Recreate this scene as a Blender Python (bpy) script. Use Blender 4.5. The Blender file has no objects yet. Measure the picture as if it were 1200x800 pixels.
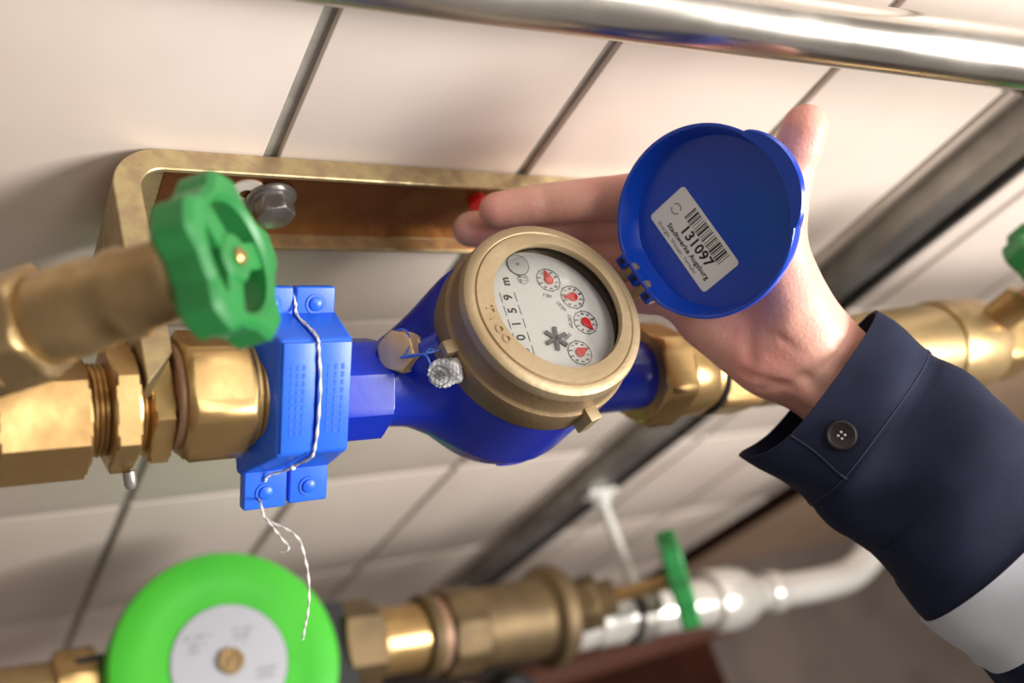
import bpy, bmesh, math, random
import numpy as np
from mathutils import Matrix, Vector
random.seed(7)
np.random.seed(7)
R = math.radians
scn = bpy.context.scene
COL = scn.collection

# ------------------------------------------------------------------ camera, world, lights, exposure
cam_d = bpy.data.cameras.new('camera')
cam = bpy.data.objects.new('camera', cam_d)
COL.objects.link(cam)
cam.matrix_world = Matrix(((0.839273,0.032638,-0.542730,-0.304447),(-0.305874,0.853602,-0.421668,-0.220948),(0.449513,0.519902,0.726389,0.428972),(0,0,0,1)))
cam_d.sensor_width = 36.0
cam_d.lens = 34.92
cam_d.clip_start = 0.01
cam_d.dof.use_dof = True
cam_d.dof.focus_distance = 0.503
cam_d.dof.aperture_fstop = 3.6
scn.camera = cam

wld = bpy.data.worlds.new('room_light')
scn.world = wld
wld.use_nodes = True
bg = wld.node_tree.nodes['Background']
bg.inputs['Color'].default_value = (1.0, 0.89, 0.81, 1)
bg.inputs['Strength'].default_value = 0.30

def area_light(name, loc, target, size, power, color, size_y=None):
    l = bpy.data.lights.new(name, 'AREA')
    l.energy = power
    l.color = color
    l.shape = 'RECTANGLE'
    l.size = size
    l.size_y = size_y or size
    o = bpy.data.objects.new(name, l)
    COL.objects.link(o)
    o.location = loc
    d = Vector(target) - Vector(loc)
    o.rotation_euler = d.to_track_quat('-Z', 'Y').to_euler()
    return o
area_light('window_light', (0.95, -0.75, 1.0), (0.15, 0.05, 0.0), 0.6, 45, (1.0, 0.97, 0.93))
area_light('overhead_fill', (0.15, -0.5, 1.75), (0.05, 0.0, 0.0), 0.45, 13, (1.0, 0.95, 0.88), 1.2)  # soft fill added overhead to lift the shade, not a known lamp

scn.view_settings.view_transform = 'Standard'
scn.view_settings.look = 'None'
scn.view_settings.gamma = 1.0
scn.view_settings.use_curve_mapping = False
scn.view_settings.exposure = 0.0

# ------------------------------------------------------------------ materials
MATS = {}
def mat(name, col, rough=0.5, metal=0.0, col2=None, scale=30, bump=0.0, bscale=200, coat=0.0, sss=0.0,
        rvar=0.0, spec=0.5, sheen=0.0, lo=0.4, hi=0.65, stretch=None):
    m = bpy.data.materials.new(name)
    m.use_nodes = True
    nt = m.node_tree
    b = nt.nodes['Principled BSDF']
    b.inputs['Base Color'].default_value = (*col, 1)
    b.inputs['Roughness'].default_value = rough
    b.inputs['Metallic'].default_value = metal
    b.inputs['Specular IOR Level'].default_value = spec
    b.inputs['Coat Weight'].default_value = coat
    b.inputs['Coat Roughness'].default_value = 0.12
    if sheen:
        b.inputs['Sheen Weight'].default_value = sheen
    if sss:
        b.inputs['Subsurface Weight'].default_value = sss
        b.inputs['Subsurface Radius'].default_value = (1.0, 0.35, 0.2)
        b.inputs['Subsurface Scale'].default_value = 0.004
    tc = nt.nodes.new('ShaderNodeTexCoord')
    src = tc.outputs['Object']
    if stretch:
        mp = nt.nodes.new('ShaderNodeMapping')
        mp.inputs['Scale'].default_value = stretch
        nt.links.new(src, mp.inputs['Vector'])
        src = mp.outputs['Vector']
    if col2 is not None or rvar:
        n = nt.nodes.new('ShaderNodeTexNoise')
        n.inputs['Scale'].default_value = scale
        n.inputs['Detail'].default_value = 5
        nt.links.new(src, n.inputs['Vector'])
        r = nt.nodes.new('ShaderNodeMapRange')
        r.inputs['From Min'].default_value = lo
        r.inputs['From Max'].default_value = hi
        nt.links.new(n.outputs['Fac'], r.inputs['Value'])
        if col2 is not None:
            mx = nt.nodes.new('ShaderNodeMix')
            mx.data_type = 'RGBA'
            mx.inputs[6].default_value = (*col, 1)
            mx.inputs[7].default_value = (*col2, 1)
            nt.links.new(r.outputs['Result'], mx.inputs[0])
            nt.links.new(mx.outputs[2], b.inputs['Base Color'])
        if rvar:
            r2 = nt.nodes.new('ShaderNodeMapRange')
            r2.inputs['To Min'].default_value = max(0.02, rough - rvar)
            r2.inputs['To Max'].default_value = min(1, rough + rvar)
            nt.links.new(r.outputs['Result'], r2.inputs['Value'])
            nt.links.new(r2.outputs['Result'], b.inputs['Roughness'])
    if bump:
        n2 = nt.nodes.new('ShaderNodeTexNoise')
        n2.inputs['Scale'].default_value = bscale
        n2.inputs['Detail'].default_value = 4
        nt.links.new(src, n2.inputs['Vector'])
        bp = nt.nodes.new('ShaderNodeBump')
        bp.inputs['Strength'].default_value = bump
        bp.inputs['Distance'].default_value = 0.001
        nt.links.new(n2.outputs['Fac'], bp.inputs['Height'])
        nt.links.new(bp.outputs['Normal'], b.inputs['Normal'])
    MATS[name] = m
    return m

mat('tile', (0.75, 0.655, 0.58), 0.33, col2=(0.69, 0.59, 0.52), scale=6, bump=0.12, bscale=25)
mat('grout', (0.27, 0.25, 0.215), 0.9, col2=(0.34, 0.31, 0.27), scale=60, bump=0.5)
mat('brown_wall', (0.33, 0.22, 0.145), 0.55, col2=(0.26, 0.17, 0.11), scale=4)
mat('floor', (0.13, 0.10, 0.085), 0.6, col2=(0.085, 0.062, 0.052), scale=5)
mat('dark_wood', (0.026, 0.006, 0.0028), 0.8, spec=0.08, col2=(0.016, 0.004, 0.002), scale=8, stretch=(1, 1, 0.2))
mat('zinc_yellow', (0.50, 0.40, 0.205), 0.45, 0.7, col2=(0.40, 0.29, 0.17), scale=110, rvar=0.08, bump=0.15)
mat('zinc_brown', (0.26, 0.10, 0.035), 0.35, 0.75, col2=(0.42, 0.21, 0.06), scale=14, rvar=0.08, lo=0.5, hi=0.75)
mat('steel', (0.48, 0.45, 0.42), 0.4, 0.85, col2=(0.3, 0.28, 0.26), scale=90, rvar=0.1, bump=0.1)
mat('stainless', (0.58, 0.54, 0.49), 0.30, 1.0, rvar=0.08, scale=12)
mat('rail_metal', (0.36, 0.345, 0.32), 0.4, 0.85, col2=(0.22, 0.21, 0.2), scale=20)
mat('slot_shade', (0.02, 0.02, 0.02), 0.8)  # shade of the rail's open slot, put into the colour
mat('brass', (0.53, 0.35, 0.15), 0.38, 0.85, col2=(0.40, 0.25, 0.10), scale=35, rvar=0.1, bump=0.12, bscale=120)
mat('brass_dull', (0.47, 0.335, 0.165), 0.42, 0.8, col2=(0.34, 0.225, 0.105), scale=22, rvar=0.08, bump=0.25)
mat('brass_dark', (0.19, 0.13, 0.062), 0.55, 0.6, col2=(0.13, 0.088, 0.045), scale=25, bump=0.3)
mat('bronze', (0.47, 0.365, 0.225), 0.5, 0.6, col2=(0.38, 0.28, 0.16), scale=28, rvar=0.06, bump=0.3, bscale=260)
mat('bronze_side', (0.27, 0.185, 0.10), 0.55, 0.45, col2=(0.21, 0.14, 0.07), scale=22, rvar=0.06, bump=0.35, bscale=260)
mat('blue_paint', (0.001, 0.019, 0.36), 0.3, col2=(0.001, 0.027, 0.44), scale=18, coat=0.12, bump=0.12, bscale=60)
mat('blue_clamp', (0.018, 0.135, 0.80), 0.36, col2=(0.015, 0.12, 0.74), scale=40, bump=0.05)
mat('blue_lid', (0.002, 0.05, 0.46), 0.28, coat=0.3, rvar=0.05, scale=20)
mat('blue_wire', (0.05, 0.14, 0.55), 0.4)
mat('green_plastic', (0.024, 0.235, 0.056), 0.4, col2=(0.02, 0.20, 0.048), scale=50, bump=0.05)
mat('green_cap', (0.07, 0.56, 0.035), 0.4, col2=(0.055, 0.50, 0.035), scale=12)
mat('black_plastic', (0.012, 0.013, 0.017), 0.4)
mat('white_label', (0.72, 0.72, 0.71), 0.45)
mat('grey_label', (0.47, 0.48, 0.53), 0.5)
mat('print_grey', (0.30, 0.30, 0.34), 0.6)
mat('ink', (0.012, 0.012, 0.014), 0.5)
mat('ink_grey', (0.10, 0.11, 0.115), 0.5)
mat('dial_white', (0.82, 0.82, 0.80), 0.5)
mat('dial_grey', (0.62, 0.63, 0.60), 0.4)
mat('red', (0.72, 0.018, 0.016), 0.4)
mat('string', (0.74, 0.72, 0.69), 0.8)
mat('lead', (0.66, 0.66, 0.67), 0.45, 0.3, col2=(0.33, 0.33, 0.35), scale=260, bump=0.9, bscale=350)
mat('cream_plastic', (0.72, 0.66, 0.58), 0.5)
mat('navy', (0.0055, 0.0092, 0.030), 0.8, col2=(0.0075, 0.012, 0.038), scale=60, bump=0.15, bscale=1500, spec=0.3)
mat('navy_thread', (0.012, 0.017, 0.045), 0.8)
mat('band', (0.50, 0.52, 0.57), 0.6, col2=(0.46, 0.48, 0.53), scale=40, bump=0.1, bscale=900)
mat('button', (0.012, 0.006, 0.007), 0.4)
mat('copper', (0.060, 0.020, 0.011), 0.7, 0.0, spec=0.2)
mat('gasket', (0.40, 0.24, 0.15), 0.55, 0.4)
mat('white_pipe', (0.72, 0.69, 0.65), 0.27, 0.55, col2=(0.62, 0.59, 0.55), scale=10)
mat('white_paint', (0.70, 0.68, 0.64), 0.45)
mat('skin', (0.82, 0.455, 0.355), 0.45, col2=(0.78, 0.31, 0.255), scale=24, bump=0.35, bscale=420, sss=0.25, lo=0.38, hi=0.7)
mat('plug_brass', (0.66, 0.47, 0.25), 0.45, 0.45, col2=(0.55, 0.37, 0.19), scale=60, bump=0.15)
mat('nail', (0.75, 0.48, 0.41), 0.3)

def glass_mat():
    m = bpy.data.materials.new('meter_glass')
    m.use_nodes = True
    nt = m.node_tree
    nt.nodes.remove(nt.nodes['Principled BSDF'])
    out = nt.nodes['Material Output']
    t = nt.nodes.new('ShaderNodeBsdfTransparent')
    t.inputs['Color'].default_value = (0.97, 0.97, 0.965, 1)
    g = nt.nodes.new('ShaderNodeBsdfGlossy')
    g.inputs['Roughness'].default_value = 0.04
    f = nt.nodes.new('ShaderNodeFresnel')
    f.inputs['IOR'].default_value = 1.35
    mx = nt.nodes.new('ShaderNodeMixShader')
    nt.links.new(f.outputs[0], mx.inputs[0])
    nt.links.new(t.outputs[0], mx.inputs[1])
    nt.links.new(g.outputs[0], mx.inputs[2])
    nt.links.new(mx.outputs[0], out.inputs['Surface'])
    MATS['glass'] = m
glass_mat()

# ------------------------------------------------------------------ helpers
def frame(o, z, x=None):
    z = Vector(z).normalized()
    if x is None:
        x = Vector((1, 0, 0)) if abs(z.x) < 0.9 else Vector((0, 1, 0))
    x = Vector(x)
    x = (x - z * x.dot(z)).normalized()
    y = z.cross(x)
    m = Matrix.Identity(4)
    for i in range(3):
        m[i][0], m[i][1], m[i][2], m[i][3] = x[i], y[i], z[i], o[i]
    return m

def thing(name, label, cat, loc, group=None):
    o = bpy.data.objects.new(name, None)
    COL.objects.link(o)
    o.location = loc
    o.empty_display_size = 0.02
    o['label'] = label
    o['category'] = cat
    if group:
        o['group'] = group
    return o

def origin_of(p):
    v = Vector((0, 0, 0))
    while p is not None:
        v += p.location
        p = p.parent
    return v

def obj(name, geo, m, parent=None, smooth=True, bevel=0.0, seg=2, auto=35):
    """geo = (verts, faces) in world space -> one mesh object, its vertices stored relative to its parent"""
    vs, fs = geo
    off = origin_of(parent)
    me = bpy.data.meshes.new(name)
    bm = bmesh.new()
    bv = [bm.verts.new(Vector(v) - off) for v in vs]
    for f in fs:
        try:
            bm.faces.new([bv[i] for i in f])
        except ValueError:
            pass
    bmesh.ops.recalc_face_normals(bm, faces=bm.faces)
    if bevel > 0:
        es = [e for e in bm.edges if len(e.link_faces) == 2 and e.calc_face_angle(0) > R(25)]
        bmesh.ops.bevel(bm, geom=es, offset=bevel, segments=seg, profile=0.6, affect='EDGES', clamp_overlap=True)
    if smooth:
        for f in bm.faces:
            f.smooth = True
        for e in bm.edges:
            if len(e.link_faces) == 2 and e.calc_face_angle(0) > R(auto):
                e.smooth = False
    bm.to_mesh(me)
    bm.free()
    me.materials.append(MATS[m])
    o = bpy.data.objects.new(name, me)
    COL.objects.link(o)
    if parent is not None:
        o.parent = parent
    return o

def tag(o, label=None, cat=None, kind=None, group=None):
    if label: o['label'] = label
    if cat: o['category'] = cat
    if kind: o['kind'] = kind
    if group: o['group'] = group
    return o

def merge(*geos):
    V, F = [], []
    for v, f in geos:
        n = len(V)
        V += list(v)
        F += [tuple(i + n for i in q) for q in f]
    return V, F

def xf(geo, M):
    return [M @ Vector(v) for v in geo[0]], geo[1]

def loft(rings, caps=(True, True), closed=False):
    n = len(rings[0])
    V = [tuple(p) for r in rings for p in r]
    F = []
    K = len(rings)
    for k in range(K if closed else K - 1):
        a, b = k * n, ((k + 1) % K) * n
        for i in range(n):
            j = (i + 1) % n
            F.append((a + i, a + j, b + j, b + i))
    if not closed:
        if caps[0]: F.append(tuple(reversed(range(n))))
        if caps[1]: F.append(tuple(range((K - 1) * n, K * n)))
    return V, F

def revolve(prof, M, n=48, close=False):
    """profile [(r, z), ...] turned about the local z axis"""
    rings = []
    for r, z in prof:
        r = max(r, 1e-5)
        rings.append([M @ Vector((r * math.cos(2 * math.pi * i / n), r * math.sin(2 * math.pi * i / n), z)) for i in range(n)])
    return loft(rings, closed=close) if close else loft(rings)

def prism(n, rad, z0, z1, M, ch=0.0, rot=0.0, inner=None):
    """n-sided nut, its corners chamfered"""
    N = n * 8
    ap = rad * math.cos(math.pi / n)
    def ring(z, lim):
        pts = []
        for i in range(N):
            t = 2 * math.pi * i / N + rot
            a = (t - rot) % (2 * math.pi / n) - math.pi / n
            r = min(ap / math.cos(a), lim)
            pts.append(M @ Vector((r * math.cos(t), r * math.sin(t), z)))
        return pts
    big = rad * 2
    if ch:
        return loft([ring(z0, ap * 0.985), ring(z0 + ch * 0.5, ap + (rad - ap) * 0.55), ring(z0 + ch, big), ring(z1 - ch, big), ring(z1 - ch * 0.5, ap + (rad - ap) * 0.55), ring(z1, ap * 0.985)])
    return loft([ring(z0, big), ring(z1, big)])

def thread(r0, z0, z1, M, pitch=0.0023, depth=0.0012, n=40):
    prof = [(0, z0)]
    z = z0
    while z < z1 - 1e-6:
        prof += [(r0 - depth, z), (r0, z + pitch * 0.35), (r0, z + pitch * 0.55)]
        z += pitch
    prof += [(r0 - depth, z1), (0, z1)]
    return revolve(prof, M, n)

def box(c, s, M=None, taper=1.0):
    x, y, z = (q / 2 for q in s)
    V = []
    for sz in (-1, 1):
        k = taper if sz > 0 else 1.0
        for sx, sy in ((-1, -1), (1, -1), (1, 1), (-1, 1)):
            V.append(Vector((c[0] + sx * x * k, c[1] + sy * y * k, c[2] + sz * z)))
    if M is not None:
        V = [M @ v for v in V]
    F = [(3, 2, 1, 0), (4, 5, 6, 7), (0, 1, 5, 4), (1, 2, 6, 5), (2, 3, 7, 6), (3, 0, 4, 7)]
    return V, F

def spline(pts, sub=6):
    P = [Vector(p) for p in pts]
    out = []
    for i in range(len(P) - 1):
        p0 = P[max(i - 1, 0)]; p1 = P[i]; p2 = P[i + 1]; p3 = P[min(i + 2, len(P) - 1)]
        for k in range(sub):
            t = k / sub
            out.append(0.5 * ((2 * p1) + (p2 - p0) * t + (2 * p0 - 5 * p1 + 4 * p2 - p3) * t * t + (3 * p1 - p0 - 3 * p2 + p3) * t ** 3))
    out.append(P[-1])
    return out

def tube(pts, rad, n=8, twist=0.0, lobes=0):
    P = [Vector(p) for p in pts]
    rs = rad if isinstance(rad, (list, tuple)) else [rad] * len(P)
    rings = []
    t0 = (P[1] - P[0]).normalized()
    x = t0.orthogonal().normalized()
    for i, p in enumerate(P):
        t = (P[min(i + 1, len(P) - 1)] - P[max(i - 1, 0)]).normalized()
        x = (x - t * x.dot(t)).normalized()
        y = t.cross(x)
        ring = []
        for k in range(n):
            a = 2 * math.pi * k / n + twist * i
            r = rs[i] * (1 + (0.35 * math.cos(lobes * 2 * math.pi * k / n) if lobes else 0))
            ring.append(p + x * (r * math.cos(a)) + y * (r * math.sin(a)))
        rings.append(ring)
    return loft(rings)

def text_geo(s, size, M, depth=0.00012, align='CENTER', spacing=1.0, bold=0.0):
    cu = bpy.data.curves.new('txt', 'FONT')
    cu.body = s
    cu.size = size
    cu.align_x = align
    cu.align_y = 'CENTER'
    cu.extrude = depth
    cu.offset = bold
    cu.space_character = spacing
    cu.resolution_u = 3
    o = bpy.data.objects.new('txt', cu)
    COL.objects.link(o)
    dg = bpy.context.evaluated_depsgraph_get()
    ev = o.evaluated_get(dg)
    me = ev.to_mesh()
    V = [M @ v.co for v in me.vertices]
    F = [tuple(p.vertices) for p in me.polygons]
    ev.to_mesh_clear()
    bpy.data.objects.remove(o)
    bpy.data.curves.remove(cu)
    return V, F

def flat_ring(r0, r1, M, z0=0.0, z1=0.0002, n=40, a0=0.0, a1=2 * math.pi):
    if a1 - a0 >= 2 * math.pi - 1e-6:
        return revolve([(r0, z0), (r1, z0), (r1, z1), (r0, z1)], M, n, close=True)
    rings = []
    for i in range(n + 1):
        a = a0 + (a1 - a0) * i / n
        c, s = math.cos(a), math.sin(a)
        rings.append([M @ Vector((r * c, r * s, z)) for r, z in ((r0, z0), (r1, z0), (r1, z1), (r0, z1))])
    return loft(rings)

# signed distance fields -> one continuous surface (surface nets)
def surface_net(fn, lo, hi, h):
    lo = np.array(lo, float)
    n = np.ceil((np.array(hi) - lo) / h).astype(int) + 1
    g = [lo[i] + h * np.arange(n[i]) for i in range(3)]
    P = np.stack(np.meshgrid(*g, indexing='ij'), -1)
    D = fn(P)
    S = D < 0
    c = [S[i:n[0] - 1 + i, j:n[1] - 1 + j, k:n[2] - 1 + k] for i in (0, 1) for j in (0, 1) for k in (0, 1)]
    cnt = sum(q.astype(np.int8) for q in c)
    act = (cnt > 0) & (cnt < 8)
    idx = -np.ones(act.shape, int)
    I = np.argwhere(act)
    idx[act] = np.arange(len(I))
    acc = np.zeros((len(I), 3)); wt = np.zeros(len(I))
    corners = [np.array(q) for q in ((0,0,0),(0,0,1),(0,1,0),(0,1,1),(1,0,0),(1,0,1),(1,1,0),(1,1,1))]
    for a in range(8):
        for b in range(a + 1, 8):
            if np.abs(corners[a] - corners[b]).sum() != 1: continue
            ia = I + corners[a]; ib = I + corners[b]
            da = D[ia[:,0], ia[:,1], ia[:,2]]; db = D[ib[:,0], ib[:,1], ib[:,2]]
            m = (da < 0) != (db < 0)
            t = np.where(m, da / np.where(m, da - db, 1), 0)
            p = corners[a] + t[:, None] * (corners[b] - corners[a])
            acc += np.where(m[:, None], p, 0); wt += m
    V = lo + h * (I + acc / wt[:, None])
    F = []
    for ax in range(3):
        b, cc = [(1, 2), (2, 0), (0, 1)][ax]
        sl0 = [slice(None)] * 3; sl1 = [slice(None)] * 3
        sl0[ax] = slice(0, -1); sl1[ax] = slice(1, None)
        e = S[tuple(sl0)] != S[tuple(sl1)]
        E = np.argwhere(e)
        ok = (E[:, b] > 0) & (E[:, cc] > 0) & (E[:, b] < n[b] - 1) & (E[:, cc] < n[cc] - 1)
        E = E[ok]
        q = []
        for db, dc in ((-1, -1), (0, -1), (0, 0), (-1, 0)):
            J = E.copy(); J[:, b] += db; J[:, cc] += dc
            q.append(idx[J[:, 0], J[:, 1], J[:, 2]])
        F.append(np.stack(q, 1))
    F = np.concatenate(F)
    return V, F[(F >= 0).all(1)]

def sd_cone(P, a, b, ra, rb):
    a = np.array(a); b = np.array(b); ab = b - a
    t = np.clip(((P - a) @ ab) / (ab @ ab), 0, 1)
    return np.linalg.norm(P - a - t[..., None] * ab, axis=-1) - (ra + (rb - ra) * t)
def sd_ell(P, c, ax, rad):
    Q = (P - np.array(c)) @ np.array(ax).T
    k = np.linalg.norm(Q / np.array(rad), axis=-1)
    return (k - 1) * min(rad)
def smin(a, b, k):
    h = np.clip(0.5 + 0.5 * (b - a) / k, 0, 1)
    return b * (1 - h) + a * h - k * h * (1 - h)

def sdf_obj(name, fn, lo, hi, h, m, parent, basis=None):
    B = np.eye(3) if basis is None else np.array(basis)      # rows: local axes in world space
    V, F = surface_net(lambda Q: fn(Q @ B), lo, hi, h)
    V = V @ B
    off = np.array(origin_of(parent))
    me = bpy.data.meshes.new(name)
    me.from_pydata((V - off).tolist(), [], F.tolist())
    bm = bmesh.new(); bm.from_mesh(me)
    bmesh.ops.smooth_vert(bm, verts=bm.verts, factor=0.4, use_axis_x=True, use_axis_y=True, use_axis_z=True)
    bmesh.ops.recalc_face_normals(bm, faces=bm.faces)
    for f in bm.faces: f.smooth = True
    bm.to_mesh(me); bm.free()
    me.materials.append(MATS[m])
    o = bpy.data.objects.new(name, me)
    COL.objects.link(o)
    o.parent = parent
    return o

X = Vector((1, 0, 0)); Y = Vector((0, 1, 0)); Z = Vector((0, 0, 1))
def fx(x, y=0.0, z=0.0):                                     # a frame whose z axis runs along the pipe
    return frame((x, y, z), X, Y)

# ------------------------------------------------------------------ the setting
WALL_Y = 0.13
TRIM_X = 0.955
wall = obj('wall_back', box((0.25, WALL_Y + 0.054, -0.1), (1.45, 0.10, 2.2)), 'grout', None, smooth=False)
tag(wall, 'wall of large cream tiles with dark grey joints', None, 'structure')
xs = [-0.48, -0.296, -0.119, 0.043, 0.216, 0.400, 0.572, 0.742, 0.912, 0.975]
zs = [0.76, 0.461, 0.161, -0.139, -0.438, -0.737, -1.036, -1.2]
for i in range(len(xs) - 1):
    for j in range(len(zs) - 1):
        x0, x1, z1, z0 = xs[i], xs[i + 1], zs[j], zs[j + 1]
        g = 0.0045
        dy = random.uniform(-0.0004, 0.0004)
        obj('tile', box(((x0 + x1) / 2, WALL_Y + 0.004 + dy, (z0 + z1) / 2), (x1 - x0 - 2 * g, 0.008, z1 - z0 - 1.1 * g)), 'tile', wall, bevel=0.0012, seg=2)
fl = obj('floor', box((1.0, -0.6, -1.23), (5.0, 3.2, 0.06)), 'floor', None, smooth=False)
tag(fl, 'dark brown floor far below the pipes', None, 'structure')
wr = obj('wall_right', box((2.2, WALL_Y + 0.06, -0.1), (2.45, 0.10, 2.2)), 'brown_wall', None, smooth=False)
tag(wr, 'plain brown wall beyond the wooden strip', None, 'structure')
tr = obj('trim_1', box((0.985, WALL_Y + 0.0, -0.1), (0.04, 0.035, 2.2)), 'dark_wood', None, bevel=0.004)
tag(tr, 'dark brown vertical wooden strip at the end of the tiles', None, 'structure')

# vertical mounting rail on the wall
rail = thing('mounting_rail', 'grey steel channel rail running down the tiled wall', 'rail', (0.44, WALL_Y, -1.2))
rx0, rx1, rf = 0.420, 0.484, 0.108
prof = [(rx0, WALL_Y - 0.0006), (rx0, rf), (rx0 + 0.036, rf), (rx0 + 0.036, rf + 0.003), (rx0 + 0.003, rf + 0.003), (rx0 + 0.003, WALL_Y - 0.003),
        (rx1 - 0.003, WALL_Y - 0.003), (rx1 - 0.003, rf + 0.003), (rx1 - 0.006, rf + 0.003), (rx1 - 0.006, rf), (rx1, rf), (rx1, WALL_Y - 0.0006)]
obj('channel', loft([[Vector((a, b, z)) for a, b in prof] for z in (-1.2, 0.75)]), 'rail_metal', rail, smooth=False)
obj('slot_shade_sheet', box((0.452, WALL_Y - 0.0045, -0.22), (0.056, 0.002, 1.9)), 'slot_shade', rail, smooth=False)  # near-black sheet over the channel's web, painting the shade inside the slot

# steel pipe across the top
pa = Vector((0.2429, 0.0647, 0.2328)); pb = Vector((-0.0522, 0.1084, 0.1822)); pa, pb = pb + (pb - pa) * 0.9, pa + (pa - pb) * 1.2
sp = thing('steel_pipe', 'shiny stainless steel pipe crossing above the hand', 'pipe', pa)
L = (pb - pa).length
obj('pipe', revolve([(0.0145, 0), (0.0168, 0), (0.0168, L), (0.0145, L)], frame(pa, pb - pa), 64, close=True), 'stainless', sp)

# ------------------------------------------------------------------ meter bracket (bent channel) and its bolt
br = thing('meter_bracket', 'yellow zinc-plated steel bracket bolted to the tiles behind the meter', 'bracket', (-0.08, WALL_Y, 0.0))
path = []
bx0 = -0.2035; rad = 0.026; yb = WALL_Y - 0.0005
path.append((Vector((bx0, -0.006, 0)), Vector((1, 0, 0))))
path.append((Vector((bx0, yb - rad, 0)), Vector((1, 0, 0))))
for k in range(1, 13):
    a = math.pi - k / 12 * math.pi / 2
    cx, cy = bx0 + rad, yb - rad
    d = Vector((math.cos(a), math.sin(a), 0))
    path.append((Vector((cx, cy, 0)) + d * rad, -d))
path.append((Vector((0.28, yb, 0)), Vector((0, -1, 0))))
def chan(p, inw, w0=0.0, w1=0.0132, zh=0.034, t=0.0032):
    f = lambda d, z: p + inw * d + Vector((0, 0, z))
    return [f(w0, -zh), f(w1, -zh), f(w1, -zh + t), f(w0 + t, -zh + t), f(w0 + t, zh - t), f(w1, zh - t), f(w1, zh), f(w0, zh)]
rings = [chan(p, d) for p, d in path]
c0 = rings[0]
for q in (1, 2, 5, 6):                                        # the flanges end on a slant
    c0[q] = c0[q] + Vector((0, 0.016, 0))
obj('channel_bar', loft(rings), 'zinc_yellow', br, bevel=0.0006, seg=1)
wy = yb - 0.0032
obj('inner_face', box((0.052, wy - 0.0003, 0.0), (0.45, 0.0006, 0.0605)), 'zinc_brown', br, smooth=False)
obj('end_plug', revolve([(0, 0), (0.006, 0), (0.006, 0.005), (0.005, 0.006), (0, 0.006)], frame((0.0185, wy, 0.0115), -Y)), 'red', br)
bt = thing('hex_bolt', 'grey hexagon bolt with washer holding the bracket', 'bolt', (-0.112, wy, 0.0))
Mb = frame((-0.1125, wy - 0.0006, 0.0045), -Y, X)
obj('plastic_washer', revolve([(0.004, 0), (0.0115, 0), (0.0115, 0.0012), (0.004, 0.0012)], frame((-0.1275, wy - 0.0006, 0.0065), -Y), 32, close=True), 'cream_plastic', bt)
obj('washer', revolve([(0.003, 0.0012), (0.0138, 0.0012), (0.0142, 0.0018), (0.0138, 0.003), (0.003, 0.003)], Mb, 40, close=True), 'steel', bt)
obj('bolt_head', merge(revolve([(0, 0.003), (0.0122, 0.003), (0.0122, 0.0042), (0.011, 0.005), (0, 0.005)], Mb, 40), prism(6, 0.0112, 0.0045, 0.0155, Mb, 0.0010, rot=0.3)), 'steel', bt)

# ------------------------------------------------------------------ left valve with the green handwheel
def handwheel(parent, M, Rr, thick, m='green_plastic', lobes=6, screw='brass', turn=0.0):
    rings_ = []
    N = 180
    for i in range(N):
        t = 2 * math.pi * i / N
        k = max(-1, min(1, math.cos(lobes * t) * 1.7))
        ro = Rr * (1 + 0.095 * k)
        ri = Rr * 0.70
        c, sn = math.cos(t), math.sin(t)
        h = thick / 2
        e = thick * 0.14
        pr = [(ri, -h * 0.8), (ri + e, -h), (ro - e, -h), (ro, -h + e), (ro, h - e), (ro - e, h), (ri + e, h), (ri, h * 0.8)]
        rings_.append([M @ Vector((r * c, r * sn, z)) for r, z in pr])
    w = obj('handwheel', loft(rings_, closed=True), m, parent)
    obj('hub', revolve([(0, -thick * 0.6), (Rr * 0.26, -thick * 0.6), (Rr * 0.32, -thick * 0.1), (Rr * 0.32, thick * 0.34), (Rr * 0.28, thick * 0.42), (0, thick * 0.42)], M, 32), m, w)
    for k in range(3):
        S = M @ Matrix.Rotation(R(turn) + 2 * math.pi * k / 3, 4, 'Z')
        obj('spoke', box((Rr * 0.5, 0, thick * 0.14), (Rr * 0.50, Rr * 0.36, thick * 0.42), S), m, w, bevel=thick * 0.08)
    obj('screw', revolve([(0, thick * 0.3), (Rr * 0.11, thick * 0.3), (Rr * 0.11, thick * 0.50), (Rr * 0.07, thick * 0.56), (0, thick * 0.56)], M, 20), screw, w)
    return w

PZ = 0.010
va = thing('stop_valve', 'brass slanted stop valve with the large green handwheel at the left', 'valve', (-0.25, 0, 0.0))
Ml = fx(0, 0, -0.004)
obj('body', revolve([(0, -0.40), (0.024, -0.40), (0.026, -0.33), (0.026, -0.29), (0.0235, -0.268), (0.0235, -0.255), (0, -0.255)], Ml), 'brass_dull', va)
obj('hex_end', prism(6, 0.0285, -0.262, -0.2235, Ml, 0.002, rot=0.42), 'brass', va)
obj('thread', thread(0.0215, -0.2235, -0.1895, fx(0, 0, 0.001)), 'brass', va)
ax = Vector((0.70, -0.13, 0.70)).normalized()
Pm = Vector((-0.2215, 0.0, 0.0965))
Mv = frame(Pm, ax, Y)
obj('branch', revolve([(0, -0.13), (0.024, -0.13), (0.0225, -0.08), (0.0225, -0.055), (0, -0.055)], Mv), 'brass_dull', va)
obj('bonnet_nut', prism(6, 0.0245, -0.066, -0.036, Mv, 0.0025, rot=0.25), 'brass_dull', va)
obj('bonnet', revolve([(0, -0.04), (0.0175, -0.04), (0.0185, -0.036), (0.0185, -0.014), (0.0175, -0.012), (0.0172, -0.004), (0.0182, -0.002), (0.0182, 0.002), (0.0165, 0.005), (0.0158, 0.020), (0.0145, 0.023), (0.0, 0.0235)], Mv), 'brass_dull', va)
obj('stem', revolve([(0, 0.02), (0.005, 0.02), (0.005, 0.045), (0, 0.045)], Mv, 20), 'brass', va)
hx = ax
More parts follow.
